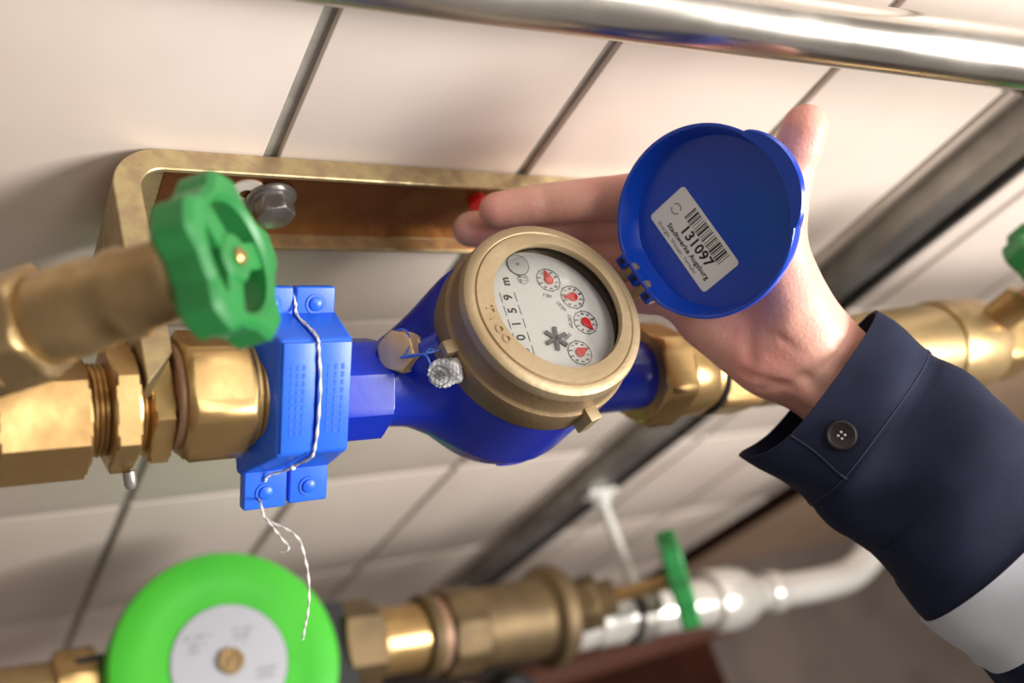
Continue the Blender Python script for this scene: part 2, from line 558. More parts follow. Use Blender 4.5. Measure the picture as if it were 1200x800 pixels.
handwheel(va, frame(Pm + ax * 0.0405, hx, Y + Z * 0.35), 0.0312, 0.0175, lobes=5, turn=-75)

ln = thing('lock_nut', 'thin brass hexagon lock nut between the left valve and the bracket arm', 'nut', (-0.21, 0, 0.003))
obj('nut_ring', prism(6, 0.0305, -0.2165, -0.2045, fx(0, 0, 0.003), 0.0018, rot=0.55), 'brass', ln)
obj('drain_screw', revolve([(0, 0), (0.003, 0), (0.003, 0.006), (0.0018, 0.008), (0, 0.008)], frame((-0.2065, -0.026, -0.012), (0.1, -0.85, -0.5)), 16), 'steel', ln)

un = thing('union_nut', 'big bright brass hexagon union nut left of the blue seal clamp', 'nut', (-0.17, 0, PZ))
Mu = fx(0, 0, PZ)
obj('tail_piece', prism(6, 0.0275, -0.2000, -0.1895, fx(0, 0, 0.002), 0.0015, rot=0.2), 'brass', un)
obj('gasket', revolve([(0.012, -0.1895), (0.0235, -0.1895), (0.0245, -0.1885), (0.0245, -0.1865), (0.0235, -0.1855), (0.012, -0.1855)], Mu, 48, close=True), 'gasket', un)
obj('hexagon', prism(6, 0.0315, -0.1865, -0.1545, Mu, 0.0035, rot=0.30), 'brass', un)
obj('rear_ring', revolve([(0.012, -0.1555), (0.0265, -0.1555), (0.0268, -0.1530), (0.0255, -0.1522), (0.0268, -0.1512), (0.0268, -0.1495), (0.0258, -0.1487), (0.0262, -0.1475), (0.0262, -0.1425), (0.0245, -0.1410), (0.012, -0.1410)], Mu, 48, close=True), 'brass_dull', un)

# ------------------------------------------------------------------ blue seal clamp
th = R(42)
ct = Vector((0, math.cos(th), math.sin(th))); cn = Vector((0, -math.sin(th), math.cos(th)))
CO = Vector((0, 0, PZ))
def cp(x, t, h):
    return CO + X * x + ct * t + cn * h
cl = thing('seal_clamp', 'bright blue plastic seal clamp wrapped around the meter inlet', 'clamp', cp(-0.131, 0, 0))
def hexa(b, t):
    """b, t = (x0, x1, t0, t1, h): a block between two rectangles"""
    V = []
    for x0, x1, t0, t1, h in (b, t):
        V += [cp(x0, t0, h), cp(x1, t0, h), cp(x1, t1, h), cp(x0, t1, h)]
    return V, [(3, 2, 1, 0), (4, 5, 6, 7), (0, 1, 5, 4), (1, 2, 6, 5), (2, 3, 7, 6), (3, 0, 4, 7)]
for side in (0, 1):
    a0, a1 = ((-0.1560, -0.1316), (-0.1304, -0.1085))[side]
    p0, p1 = ((-0.1485, -0.1316), (-0.1304, -0.1130))[side]
    q0, q1 = ((-0.1535, -0.1316), (-0.1304, -0.1100))[side]
    sh = obj('shell', hexa((a0, a1, -0.0420, 0.0395, 0.0), (p0, p1, -0.0235, 0.0315, 0.0335)), 'blue_clamp', cl, bevel=0.0022, seg=3)
    obj('back_shell', hexa((p0, p1, -0.0265, 0.0300, -0.033), (a0, a1, -0.0420, 0.0395, -0.0005)), 'blue_clamp', cl, bevel=0.0022, seg=3)
    obj('pad', hexa((p0 + (0.0008 if side == 0 else 0), p1 - (0.0008 if side else 0), -0.0225, 0.0305, 0.033), (p0 + (0.0012 if side == 0 else 0), p1 - (0.0012 if side else 0), -0.022, 0.030, 0.0352)), 'blue_clamp', sh, bevel=0.0007, seg=2)
    for k in range(3):                                        # faint raised lines of lettering
        xx = p0 + (p1 - p0) * (0.32 + 0.17 * k) if side == 0 else p0 + (p1 - p0) * (0.3 + 0.2 * k)
        for j in range(9):
            tt = -0.012 + 0.0038 * j
            obj('raised_mark', hexa((xx - 0.0007, xx + 0.0007, tt - 0.0014, tt + 0.0014, 0.0351), (xx - 0.0006, xx + 0.0006, tt - 0.0013, tt + 0.0013, 0.03545)), 'blue_clamp', sh, smooth=False)
    for t0, t1 in ((0.034, 0.0515), (-0.0595, -0.038)):
        if side == 1 and t0 < 0: t0, t1 = t0 + 0.001, t1 + 0.001
        tb = obj('tab', hexa((q0, q1, t0, t1, -0.0035), (q0, q1, t0, t1, 0.0035)), 'blue_clamp', cl, bevel=0.0015, seg=3)
        tc_ = t1 - 0.0085 if t0 > 0 else t0 + 0.0085
        Mr = frame(cp((q0 + q1) / 2, tc_, 0.0034), cn, X)
        obj('rivet', merge(revolve([(0.0032, 0), (0.0052, 0), (0.0052, 0.0007), (0.0032, 0.0007)], Mr, 28, close=True), revolve([(0, 0), (0.0036, 0), (0.0034, 0.0016), (0.0022, 0.0022), (0, 0.0024)], Mr, 28)), 'blue_clamp', tb)

st = thing('sealing_string', 'thin white twisted string tied around the blue clamp and hanging down', 'string', cp(-0.131, -0.0232, 0.036))
sx = -0.1310
loop = [cp(sx, 0.050, -0.002), cp(sx, 0.044, 0.0042), cp(sx - 0.0004, 0.0385, 0.0082), cp(sx, 0.0345, 0.026), cp(sx, 0.0318, 0.0345), cp(sx, 0.027, 0.0360), cp(sx + 0.0012, 0.012, 0.0366), cp(sx + 0.001, -0.006, 0.0366),
        cp(sx, -0.019, 0.0363), cp(sx - 0.0012, -0.0248, 0.0348), cp(sx - 0.003, -0.0315, 0.0228), cp(sx - 0.006, -0.0380, 0.0118), cp(sx - 0.011, -0.0415, 0.0058), cp(sx - 0.0125, -0.045, 0.0048)]
obj('loop', tube(spline(loop, 10), 0.00062, 8, twist=0.5, lobes=2), 'string', st)
obj('knot', revolve([(0, -0.0014), (0.0012, -0.0009), (0.0015, 0), (0.0012, 0.0009), (0, 0.0014)], frame(cp(sx - 0.004, -0.034, 0.0195), cn), 12), 'string', st)
h1 = [cp(sx - 0.0125, -0.056, -0.004), (-0.1541, -0.0552, 0.0015), (-0.1543, -0.0610, 0.0022), (-0.1521, -0.0664, 0.0034), (-0.1496, -0.0719, 0.0034), (-0.1465, -0.0782, 0.0035), (-0.1476, -0.0787, 0.0010), (-0.1489, -0.0781, -0.0010)]
h2 = [(-0.1538, -0.0551, 0.0004), (-0.1536, -0.0611, 0.0012), (-0.1507, -0.0658, 0.0034), (-0.1456, -0.0708, 0.0057), (-0.1418, -0.0767, 0.0064), (-0.1397, -0.0839, 0.0025), (-0.1379, -0.0905, -0.0028), (-0.1372, -0.0991, -0.0100), (-0.1371, -0.1056, -0.0178), (-0.1379, -0.1094, -0.0220), (-0.1381, -0.1135, -0.0272)]
obj('loose_end', tube(spline(h1, 8), 0.0005, 8, twist=0.5, lobes=2), 'string', st)
obj('loose_end', tube(spline(h2, 8), 0.0005, 8, twist=0.5, lobes=2), 'string', st)

# ------------------------------------------------------------------ the water meter
DC = Vector((-0.0127, -0.0008, 0.0843)); DN = Vector((-0.0784, -0.0542, 0.9954)).normalized()
MD = frame(DC, DN, X)                                          # dial frame: z along the meter's axis, 0 at the ring's top
wm = thing('water_meter', 'blue cast water meter with brass ring, white dial and open blue lid', 'water meter', (-0.006, 0, -0.04))
MDn = np.array(MD)
def body_sdf(P):
    Q = (P - MDn[:3, 3]) @ MDn[:3, :3]                         # into the dial frame
    rr = np.hypot(Q[..., 0], Q[..., 1])
    zc = -0.0790
    up = np.maximum(Q[..., 2] - zc, 0)
    dn = np.minimum(Q[..., 2] - zc, 0) / 0.93
    dome = np.sqrt(rr ** 2 + dn ** 2) - 0.0510
    cyl = np.maximum(np.maximum(rr - 0.0515, Q[..., 2] + 0.034), -(Q[..., 2] - zc + 0.004))
    d = np.maximum(smin(np.where(up > 0, rr - 0.0510, dome), cyl, 0.004), Q[..., 2] + 0.034)
    neck = sd_cone(P, (-0.098, 0, 0.006), (-0.045, 0, 0.006), 0.0195, 0.0235)
    neck2 = sd_cone(P, (0.030, 0, 0.003), (0.105, 0, 0.001), 0.024, 0.0215)
    d = smin(d, neck, 0.016)
    d = smin(d, neck2, 0.014)
    boss = sd_cone(P, (-0.040, 0.002, 0.022), (-0.0655, -0.0005, 0.0355), 0.0135, 0.0105)
    d = smin(d, boss, 0.010)
    hump = sd_cone(P, (-0.060, 0.018, 0.004), (-0.030, 0.028, 0.030), 0.014, 0.020)
    d = smin(d, hump, 0.02)
    return np.maximum(np.maximum(d, -0.1 - P[..., 0]), P[..., 0] - 0.1)
body = sdf_obj('body', body_sdf, (-0.108, -0.065, -0.055), (0.108, 0.065, 0.062), 0.0016, 'blue_paint', wm)
obj('inlet_collar', prism(8, 0.0272, -0.112, -0.0830, fx(0, 0, 0.006), 0.0012, rot=R(14)), 'blue_paint', wm, bevel=0.0006)
lip = []
for i in range(25):
    a = R(-98 + 52 * i / 24)
    lip.append(MD @ Vector((0.0475 * math.cos(a), 0.0475 * math.sin(a), -0.0975 + 0.002 * math.sin(math.pi * i / 24))))
obj('cast_arrow', tube(lip, [0.0005 + 0.0013 * math.sin(math.pi * i / 24) for i in range(25)], 8), 'blue_paint', wm)

def ring_geo():
    ex, ey = 0.0026, 0.0014
    pr = [(0.0362, -0.0050, 1), (0.0356, -0.0022, 1), (0.0362, -0.0008, 1), (0.0415, -0.0002, 0.3), (0.0432, -0.0003, 0), (0.0438, -0.0013, 0), (0.0446, -0.0006, 0), (0.0475, -0.0008, 0), (0.0494, -0.0022, 0), (0.0502, -0.0050, 0), (0.0503, -0.0075, 0), (0.0475, -0.0075, 0)]
    n = 96
    return loft([[MD @ Vector((rr * math.cos(2 * math.pi * i / n) + ex * e, rr * math.sin(2 * math.pi * i / n) + ey * e, z)) for i in range(n)] for rr, z, e in pr], closed=True)
ring = obj('brass_ring', ring_geo(), 'bronze', wm)
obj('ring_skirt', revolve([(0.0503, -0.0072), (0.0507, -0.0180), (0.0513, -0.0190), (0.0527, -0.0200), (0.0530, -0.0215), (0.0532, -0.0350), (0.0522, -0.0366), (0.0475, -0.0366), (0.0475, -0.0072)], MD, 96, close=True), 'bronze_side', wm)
for ang, ln_ in ((-171, 0.013), (-77, 0.016)):
    S = MD @ Matrix.Rotation(R(ang), 4, 'Z')
    obj('lug', merge(box((0.0545, 0, -0.0255), (0.008, 0.0075, ln_), S)), 'bronze', ring, bevel=0.0012)
# cast letters on the ring
for ch, ang in (('O', 206), ('O', 197), ('I', 188), ('T', 179)):
    S = MD @ Matrix.Rotation(R(ang), 4, 'Z') @ Matrix.Translation((0.0378, 0, -0.0003)) @ Matrix.Rotation(R(90), 4, 'Z')
    obj('cast_letter', text_geo(ch, 0.0062, S, 0.0005, bold=0.00012), 'bronze', ring, smooth=False)
obj('casing', revolve([(0, -0.0175), (0.0473, -0.0175), (0.0473, -0.0052), (0.0455, -0.0052), (0.0452, -0.0150), (0, -0.0162)], MD, 72), 'black_plastic', wm)
dial = obj('dial', revolve([(0, -0.0160), (0.0408, -0.0160), (0.0412, -0.0150), (0.0405, -0.0142), (0, -0.0140)], MD, 72), 'dial_white', wm)
DZ = -0.0139
def dm(x, y, rot=0.0, z=DZ):
    return MD @ Matrix.Translation((x, y, z)) @ Matrix.Rotation(R(rot), 4, 'Z')
subd = [(0.0099, 0.0228, 100, 'x0,1', 60), (0.0210, 0.0117, 178, 'x0,01', 75), (0.0235, -0.0038, -62, 'x0,001', 95), (0.0138, -0.0209, 20, 'x0,0001', 120)]
for i, (x, y, pa_, s, tr_) in enumerate(subd):
    D = dm(x, y)
    marks = [flat_ring(0.0066, 0.0069, D, 0, 0.00015)]
    for k in range(10):
        a = R(36 * k + 90)
        S = D @ Matrix.Translation((0.0052 * math.cos(a), 0.0052 * math.sin(a), 0.00006)) @ Matrix.Rotation(R(90), 4, 'Z')
        marks.append(text_geo(str(k), 0.0024, S, 0.00005, bold=0.00004))
        S = D @ Matrix.Rotation(R(36 * k + 90), 4, 'Z')
        marks.append(box((0.0069, 0, 0.00008), (0.0011, 0.0002, 0.00014), S))
    obj('pointer_scale', merge(*marks), 'ink', dial, smooth=False)
    S = D @ Matrix.Rotation(R(pa_), 4, 'Z')
    hub = revolve([(0, 0.0003), (0.0026, 0.0003), (0.0026, 0.0010), (0.0020, 0.0013), (0, 0.0013)], S, 28)
    tipv = [S @ Vector(p) for p in ((0.0015, 0.0019, 0.0004), (0.0056, 0.0003, 0.0004), (0.0056, -0.0003, 0.0004), (0.0015, -0.0019, 0.0004), (0.0015, 0.0019, 0.0011), (0.0056, 0.0003, 0.0009), (0.0056, -0.0003, 0.0009), (0.0015, -0.0019, 0.0011))]
    obj('red_pointer', merge(hub, (tipv, [(0, 1, 2, 3), (4, 5, 6, 7), (0, 1, 5, 4), (1, 2, 6, 5), (2, 3, 7, 6), (3, 0, 4, 7)])), 'red', dial)
    rr_ = 0.0148 if i != 1 else 0.0140
    an = math.atan2(y, x)
    S = dm(rr_ * math.cos(an), rr_ * math.sin(an), math.degrees(an) + 90)
    obj('printed_factor', text_geo(s, 0.0031, S, 0.00006, bold=0.00003), 'ink_grey', dial, smooth=False)
star = []
for k in range(3):
    S = dm(0.0021, -0.0122, 60 * k + 20)
    star.append(box((0, 0, 0.0008), (0.0135, 0.0021, 0.0012), S))
obj('flow_star', merge(*star), 'ink_grey', dial, smooth=False)
obj('grey_window', revolve([(0, 0), (0.0060, 0), (0.0060, 0.0005), (0.0054, 0.0007), (0, 0.0003)], dm(-0.0056, 0.0336 - 0.001), 36), 'dial_grey', dial)
obj('window_rim', merge(flat_ring(0.0060, 0.0063, dm(-0.0056, 0.0326), 0, 0.0006), text_geo('0', 0.0026, dm(-0.0056, 0.0330, 90, DZ + 0.0008), 0.00005)), 'ink_grey', dial, smooth=False)
obj('unit_mark', text_geo('m', 0.0066, dm(-0.0158, 0.0232, 90), 0.00006, bold=0.00018), 'ink', dial, smooth=False)
for s, yy in (('9', 0.0138), ('5', 0.0060), ('1', -0.0018), ('0', -0.0096), ('0', -0.0174)):
    fr = []
    for dx in (-0.0043, 0.0043):
        fr.append(box((dx, 0, 0.0001), (0.0002, 0.0056, 0.0002), dm(-0.0172, yy)))
    obj('counter_digit', merge(text_geo(s, 0.0070, dm(-0.0172, yy, 90), 0.00006, bold=0.00012), *fr), 'ink', dial, smooth=False)
obj('printed_note', merge(text_geo('H B', 0.0026, dm(-0.0066, 0.0243, 90), 0.00005, bold=0.00004), text_geo('1,5', 0.0026, dm(-0.0040, 0.0243, 90), 0.00005),
                          flat_ring(0.0030, 0.00318, dm(-0.0053, 0.0243), 0, 0.0001)), 'ink_grey', dial, smooth=False)
obj('glass', revolve([(0, -0.0064), (0.0450, -0.0064), (0.0450, -0.0054), (0, -0.0054)], MD, 64), 'glass', wm)

# brass plug on the inlet boss
PD = Vector((-0.80, -0.22, 0.56)).normalized()
MP = frame(Vector((-0.0840, 0.0025, 0.0392)), PD, Z)
pg = obj('strainer_plug', merge(revolve([(0, -0.014), (0.0108, -0.014), (0.0108, -0.0085), (0, -0.0085)], MP, 36), prism(6, 0.0112, -0.009, 0.0, MP, 0.0016, rot=0.2)), 'plug_brass', wm, bevel=0.0003, seg=1)

# hinge and lid
HR = Vector((math.cos(R(15)), math.sin(R(15)), 0)); al = R(14)
LN = -HR * math.cos(al) + Z * math.sin(al); LU = HR * math.sin(al) + Z * math.cos(al); LT = LU.cross(LN)
LC = Vector((0.0575, 0.0178, 0.1325))
ML = Matrix.Identity(4)
for i in range(3):
    ML[i][0], ML[i][1], ML[i][2], ML[i][3] = LT[i], LU[i], LN[i], LC[i]
def lid_r(t, r):
    """the lid's round outline, cut flat beside the hinge"""
    x, y = r * math.cos(t), r * math.sin(t)
    lim = -0.0465 * r / 0.05
    if y < lim:
        y = lim + (y - lim) * 0.45
    return x, y
lid_prof = [(0.0448, -0.0140), (0.0470, -0.0080), (0.0482, -0.0002), (0.0488, 0.0004), (0.0499, 0.0004), (0.0503, -0.0004), (0.0496, -0.0080), (0.0475, -0.0150), (0.0450, -0.0168), (0.0200, -0.0176), (0.0, -0.0176)]
NL = 128
rings = [[ML @ Vector((0, 0, -0.0140)) for i in range(NL)]]
for r, z in [(0.0438, -0.0140)] + lid_prof:
    rings.append([ML @ Vector((*lid_r(2 * math.pi * i / NL, max(r, 1e-4)), z)) for i in range(NL)])
lid = obj('lid', loft(rings, caps=(False, False)), 'blue_lid', wm)
# thumb lip at the lid's far edge
lp = []
for i in range(33):
    s = i / 32
    a = R(48 + 66 * s)
    w = math.sin(math.pi * s) ** 0.7
    base = 0.0492
    z0_ = 0.0006
    out = [(base - 0.0012, z0_), (base + 0.0012 + 0.0065 * w, z0_ + 0.0020 * w), (base + 0.0018 + 0.0070 * w, z0_ - 0.0008), (base + 0.0012 + 0.0030 * w, -0.0075), (base - 0.0012, -0.0085)]
    lp.append([ML @ Vector((r * math.cos(a), r * math.sin(a), z)) for r, z in out])
obj('thumb_lip', loft(lp), 'blue_lid', lid)
for x in (-0.0125, -0.0005, 0.0115):
    obj('hinge_knuckle', merge(box((x, -0.0490, -0.0030), (0.0070, 0.0075, 0.0085), ML)), 'blue_lid', lid, bevel=0.0012)
    obj('hinge_hole', revolve([(0, 0), (0.0016, 0), (0.0016, 0.0006), (0, 0.0006)], ML @ Matrix.Translation((x, -0.0490, 0.0010)), 16), 'black_plastic', lid)
for x in (-0.0066, 0.0056):
    obj('ring_ear', box((x, -0.0520, -0.0035), (0.0048, 0.0130, 0.0060), ML), 'bronze', ring, bevel=0.001)
# sticker
SX = Matrix.Translation((0.0004, -0.0144, -0.01385))
MS = ML @ SX
def rrect(w, h, r, z0, z1, M):
    pts = []
    for cx, cy, a0 in ((w / 2 - r, h / 2 - r, 0), (-w / 2 + r, h / 2 - r, 90), (-w / 2 + r, -h / 2 + r, 180), (w / 2 - r, -h / 2 + r, 270)):
        for k in range(6):
            a = R(a0 + 18 * k)
            pts.append((cx + r * math.cos(a), cy + r * math.sin(a)))
    return loft([[M @ Vector((x, y, z)) for x, y in pts] for z in (z0, z1)])
obj('sticker', rrect(0.0525, 0.0262, 0.0022, -0.0001, 0.0002, MS), 'white_label', lid, smooth=False)
def sm(x, y, z=0.00025):
    return MS @ Matrix.Translation((x - 0.026, 0.0129 - y, z))
bars = []
xb = 0.0135
pat = [2,1,1,2,3,1,1,1,2,2,1,3,1,2,2,1,1,1,3,2,1,2,1,1,2,3,1,2,2,1,1,2,1,1,3,1,2,1,1,2,2,1,3,1,1,2,1,2]
u_ = 0.0328 / sum(pat)
for k, w in enumerate(pat):
    if k % 2 == 0:
        bars.append(box((w * u_ / 2, 0, 0), (w * u_ * 0.9, 0.0082, 0.0001), sm(xb, 0.0058)))
    xb += w * u_
obj('barcode', merge(*bars), 'ink', lid, smooth=False)
obj('sticker_number', text_geo('131097', 0.0082, sm(0.0300, 0.0138), 0.00005, bold=0.00022, spacing=1.06), 'ink', lid, smooth=False)
obj('sticker_name', text_geo('Stadtwerke Augsburg', 0.00405, sm(0.0290, 0.0195), 0.00005, bold=0.00009, spacing=1.06), 'ink', lid, smooth=False)
obj('sticker_line', text_geo('Energie, Wasser, Verkehr', 0.0031, sm(0.0235, 0.0233), 0.00005, spacing=1.08), 'ink_grey', lid, smooth=False)
obj('sticker_emblem', merge(flat_ring(0.0026, 0.00305, sm(0.0068, 0.0108), 0, 0.0001, 20, R(30), R(170)), flat_ring(0.0026, 0.00305, sm(0.0068, 0.0108), 0, 0.0001, 20, R(210), R(350))), 'ink_grey', lid, smooth=False)

# lead seal on blue wire
sl = thing('lead_seal', 'crumpled grey lead seal on thin blue wire beside the brass ring', 'seal', (-0.0697, -0.0190, 0.0539))
def seal_sdf(P):
    c = np.array((-0.0691, -0.0184, 0.0519))
    a = np.array([-0.45, -0.45, 0.77]); a /= np.linalg.norm(a)
    d0 = np.abs((P - c) @ a) - 0.0022
    Q = P - c - ((P - c) @ a)[..., None] * a
    d = np.maximum(d0, np.linalg.norm(Q, axis=-1) - 0.0072)
    d = smin(d, sd_cone(P, (-0.0643, -0.0171, 0.0550), (-0.0625, -0.0211, 0.0525), 0.0042, 0.0035), 0.002)
    d = smin(d, sd_cone(P, (-0.0657, -0.0142, 0.0528), (-0.0629, -0.0142, 0.0549), 0.0026, 0.002), 0.002)
    w = np.sin(P[..., 0] * 1900) * np.sin(P[..., 1] * 1700 + 1) * np.sin(P[..., 2] * 2100 + 2)
    return d + 0.0006 * w
sc = np.array((-0.0676, -0.0179, 0.0533))
sb = sdf_obj('lead_disc', seal_sdf, sc - 0.016, sc + 0.016, 0.00055, 'lead', sl)
Ms = frame(Vector((-0.0719, -0.0206, 0.0534)), (-0.45, -0.45, 0.77), X) @ Matrix.Rotation(R(40), 4, 'Z')
obj('stamp', merge(text_geo('28', 0.0055, Ms, 0.0003, bold=0.00012), flat_ring(0.0046, 0.0051, Ms, -0.0002, 0.0003)), 'ink_grey', sb, smooth=False)
wire = [(-0.0824, 0.0117, 0.0430), (-0.0796, 0.0108, 0.0459), (-0.0784, 0.0065, 0.0471), (-0.0787, 0.0016, 0.0454), (-0.0811, -0.0022, 0.0428), (-0.0834, -0.0031, 0.0419), (-0.0804, -0.0049, 0.0472), (-0.0767, -0.0071, 0.0514), (-0.0756, -0.0101, 0.0532), (-0.0744, -0.0142, 0.0518)]
obj('wire', tube(spline(wire, 6), 0.0006, 6), 'blue_wire', sl)
wire2 = [(-0.0831, -0.0029, 0.0415), (-0.0790, -0.0058, 0.0477), (-0.0753, -0.0072, 0.0524), (-0.0717, -0.0072, 0.0538), (-0.0671, -0.0066, 0.0548), (-0.0634, -0.0059, 0.0566)]
obj('wire', tube(spline(wire2, 6), 0.0006, 6), 'blue_wire', sl)
wire3 = [(-0.0757, -0.0075, 0.0520), (-0.0730, -0.0056, 0.0537), (-0.0702, -0.0074, 0.0547), (-0.0669, -0.0062, 0.0566)]
obj('wire', tube(spline(wire3, 6), 0.0005, 6), 'blue_wire', sl)

# ------------------------------------------------------------------ outlet side
ou = thing('outlet_union', 'brass union with hexagon nut right of the meter', 'union', (0.15, 0, 0))
Mo = fx(0, 0, 0.0005)
obj('union_nut', prism(6, 0.0335, 0.098, 0.124, Mo, 0.003, rot=0.33), 'brass', ou)
obj('collar', revolve([(0, 0.122), (0.0268, 0.122), (0.0275, 0.125), (0.0275, 0.146), (0.0262, 0.149), (0.0235, 0.150), (0.0245, 0.153), (0.0245, 0.155), (0, 0.156)], fx(0, 0, -0.003)), 'brass', ou)
obj('rubber_ring', revolve([(0.01, 0.1555), (0.0265, 0.1555), (0.0275, 0.1575), (0.0265, 0.160), (0.01, 0.160)], fx(0, 0, -0.005), 40, close=True), 'black_plastic', ou)
obj('hex_tail', prism(6, 0.0285, 0.160, 0.198, fx(0, 0, -0.007), 0.0025, rot=0.75), 'brass', ou)
obj('tail_pipe', revolve([(0, 0.19), (0.0235, 0.19), (0.0245, 0.205), (0.0245, 0.26), (0.023, 0.285), (0, 0.285)], fx(0, 0, -0.006)), 'brass_dark', ou)

ov = thing('outlet_valve', 'large brass valve body behind the sleeve at the right edge', 'valve', (0.40, 0, 0))
Mw = frame((0.26, 0, 0.004), Vector((1, 0, 0.075)), Y)
obj('body', revolve([(0, 0.0), (0.024, 0.0), (0.028, 0.02), (0.031, 0.05), (0.0335, 0.10), (0.0335, 0.128), (0, 0.128)], Mw), 'brass_dull', ov)
obj('collar', revolve([(0, 0.124), (0.0355, 0.124), (0.0365, 0.128), (0.0365, 0.168), (0.0345, 0.178), (0.028, 0.184), (0, 0.184)], Mw), 'brass_dull', ov)
obj('hex_end', prism(6, 0.032, 0.182, 0.222, Mw, 0.003, rot=0.4), 'brass', ov)
obj('tail_pipe', revolve([(0, 0.21), (0.025, 0.21), (0.025, 0.60), (0, 0.60)], Mw), 'brass_dull', ov)
gx = Vector((0.80, 0.05, 0.60)).normalized()
GC = Vector((0.4332, 0.0093, 0.1019)); gx = (GC - Vector((0.425, 0.0, 0.02))).normalized()
obj('stem', revolve([(0, -0.085), (0.013, -0.085), (0.013, -0.03), (0.006, -0.028), (0.006, 0.0), (0, 0.0)], frame(GC, gx)), 'brass', ov)
handwheel(ov, frame(GC, gx, Y), 0.040, 0.020)

# ------------------------------------------------------------------ lower pipe run
AX = Vector((1, -0.055, 0)).normalized()
def fl_(x):
    return frame((x, -0.010 - 0.055 * (x + 0.03), -0.51), AX, Y)
L0 = fl_(0.0)
fc = thing('filter_unit', 'round bright green cap with pale grey disc on the lower pipe', 'filter', (-0.05, -0.02, -0.51))
DD = Vector((-0.0505, -0.0195, -0.452))
MG = frame(DD, Vector((-0.02, -0.03, 1)), X)
obj('housing', merge(revolve([(0, -0.13), (0.05, -0.13), (0.085, -0.10), (0.093, -0.06), (0.093, -0.034), (0, -0.034)], MG, 64), box((-0.10, 0, -0.055), (0.035, 0.07, 0.05), MG), box((0.104, 0, -0.055), (0.035, 0.08, 0.055), MG)), 'black_plastic', fc)
cap = obj('green_cap', revolve([(0, -0.036), (0.099, -0.036), (0.1005, -0.033), (0.1005, -0.008), (0.098, -0.003), (0.092, -0.001), (0.074, 0.0), (0.070, -0.0012), (0.052, -0.0016), (0.051, -0.003), (0, -0.003)], MG, 96), 'green_cap', fc)
lab = obj('grey_disc', revolve([(0, -0.004), (0.0505, -0.004), (0.0505, -0.0012), (0.0495, -0.0004), (0, -0.0004)], MG, 72), 'grey_label', cap)
pm = []
for k, (px_, py_, w_) in enumerate(((-0.022, 0.026, 0.024), (-0.022, 0.020, 0.018), (-0.026, 0.014, 0.012), (0.016, 0.026, 0.022), (0.017, 0.020, 0.018), (0.020, 0.014, 0.010), (0.030, -0.012, 0.022), (0.030, -0.018, 0.016), (-0.012, -0.026, 0.030), (-0.010, -0.032, 0.022))):
    n_ = int(w_ / 0.003)
    for j in range(n_):
        if random.random() < 0.75:
            pm.append(box((px_ - w_ / 2 + j * 0.003, py_ + random.uniform(-0.0006, 0.0006), -0.0002), (0.0019, 0.0030, 0.0004), MG))
obj('faded_print', merge(*pm), 'print_grey', cap, smooth=False)['kind'] = 'stuff'
obj('centre_screw', merge(revolve([(0, -0.002), (0.0115, -0.002), (0.0115, 0.003), (0.0105, 0.004), (0.0082, 0.004), (0.0078, 0.002), (0, 0.002)], MG, 32), box((0, 0, 0.0026), (0.014, 0.0028, 0.0018), MG @ Matrix.Rotation(0.9, 4, 'Z'))), 'brass_dull', cap)

lf = thing('lower_fitting', 'brass pipe piece left of the green cap at the bottom edge', 'fitting', (-0.2, -0.01, -0.51))
obj('hex_end', prism(6, 0.034, -0.185, -0.150, L0, 0.003, rot=0.3), 'brass', lf)
obj('pipe_end', revolve([(0, -0.40), (0.026, -0.40), (0.026, -0.18), (0, -0.18)], L0), 'brass_dull', lf)

lv = thing('lower_valve', 'dull brass stop valve with narrow green handwheel on the lower pipe', 'valve', (0.25, -0.02, -0.51))
obj('inlet_hex', prism(6, 0.045, 0.066, 0.108, L0, 0.003, rot=0.15), 'brass_dark', lv)
obj('short_pipe', revolve([(0, 0.10), (0.0335, 0.10), (0.0335, 0.160), (0, 0.160)], L0), 'brass', lv)
obj('flange_ring', revolve([(0.02, 0.158), (0.040, 0.158), (0.042, 0.161), (0.042, 0.168), (0.040, 0.171), (0.02, 0.171)], L0, 48, close=True), 'brass_dark', lv)
obj('gasket', revolve([(0.02, 0.171), (0.038, 0.171), (0.038, 0.180), (0.02, 0.180)], L0, 48, close=True), 'gasket', lv)
obj('hexagon', prism(8, 0.046, 0.181, 0.222, L0, 0.003, rot=0.1), 'brass_dark', lv)
obj('body', revolve([(0, 0.215), (0.040, 0.215), (0.041, 0.23), (0.043, 0.30), (0.047, 0.305), (0.054, 0.308), (0.056, 0.313), (0.056, 0.322), (0.050, 0.330), (0.04, 0.335), (0, 0.335)], L0), 'brass_dark', lv)
la = Vector((0.758, -0.089, 0.637)).normalized()
lb = Vector((0.349, -0.027, -0.500))
MB_ = frame(lb, la, Y)
obj('bonnet', merge(prism(6, 0.030, -0.02, 0.028, MB_, 0.003), revolve([(0, 0.02), (0.020, 0.02), (0.020, 0.045), (0, 0.045)], MB_, 32)), 'brass_dark', lv)
obj('stem', revolve([(0, 0.04), (0.0085, 0.04), (0.0085, 0.118), (0, 0.118)], MB_, 20), 'brass', lv)
handwheel(lv, frame(lb + la * 0.118, la, Y), 0.050, 0.022)

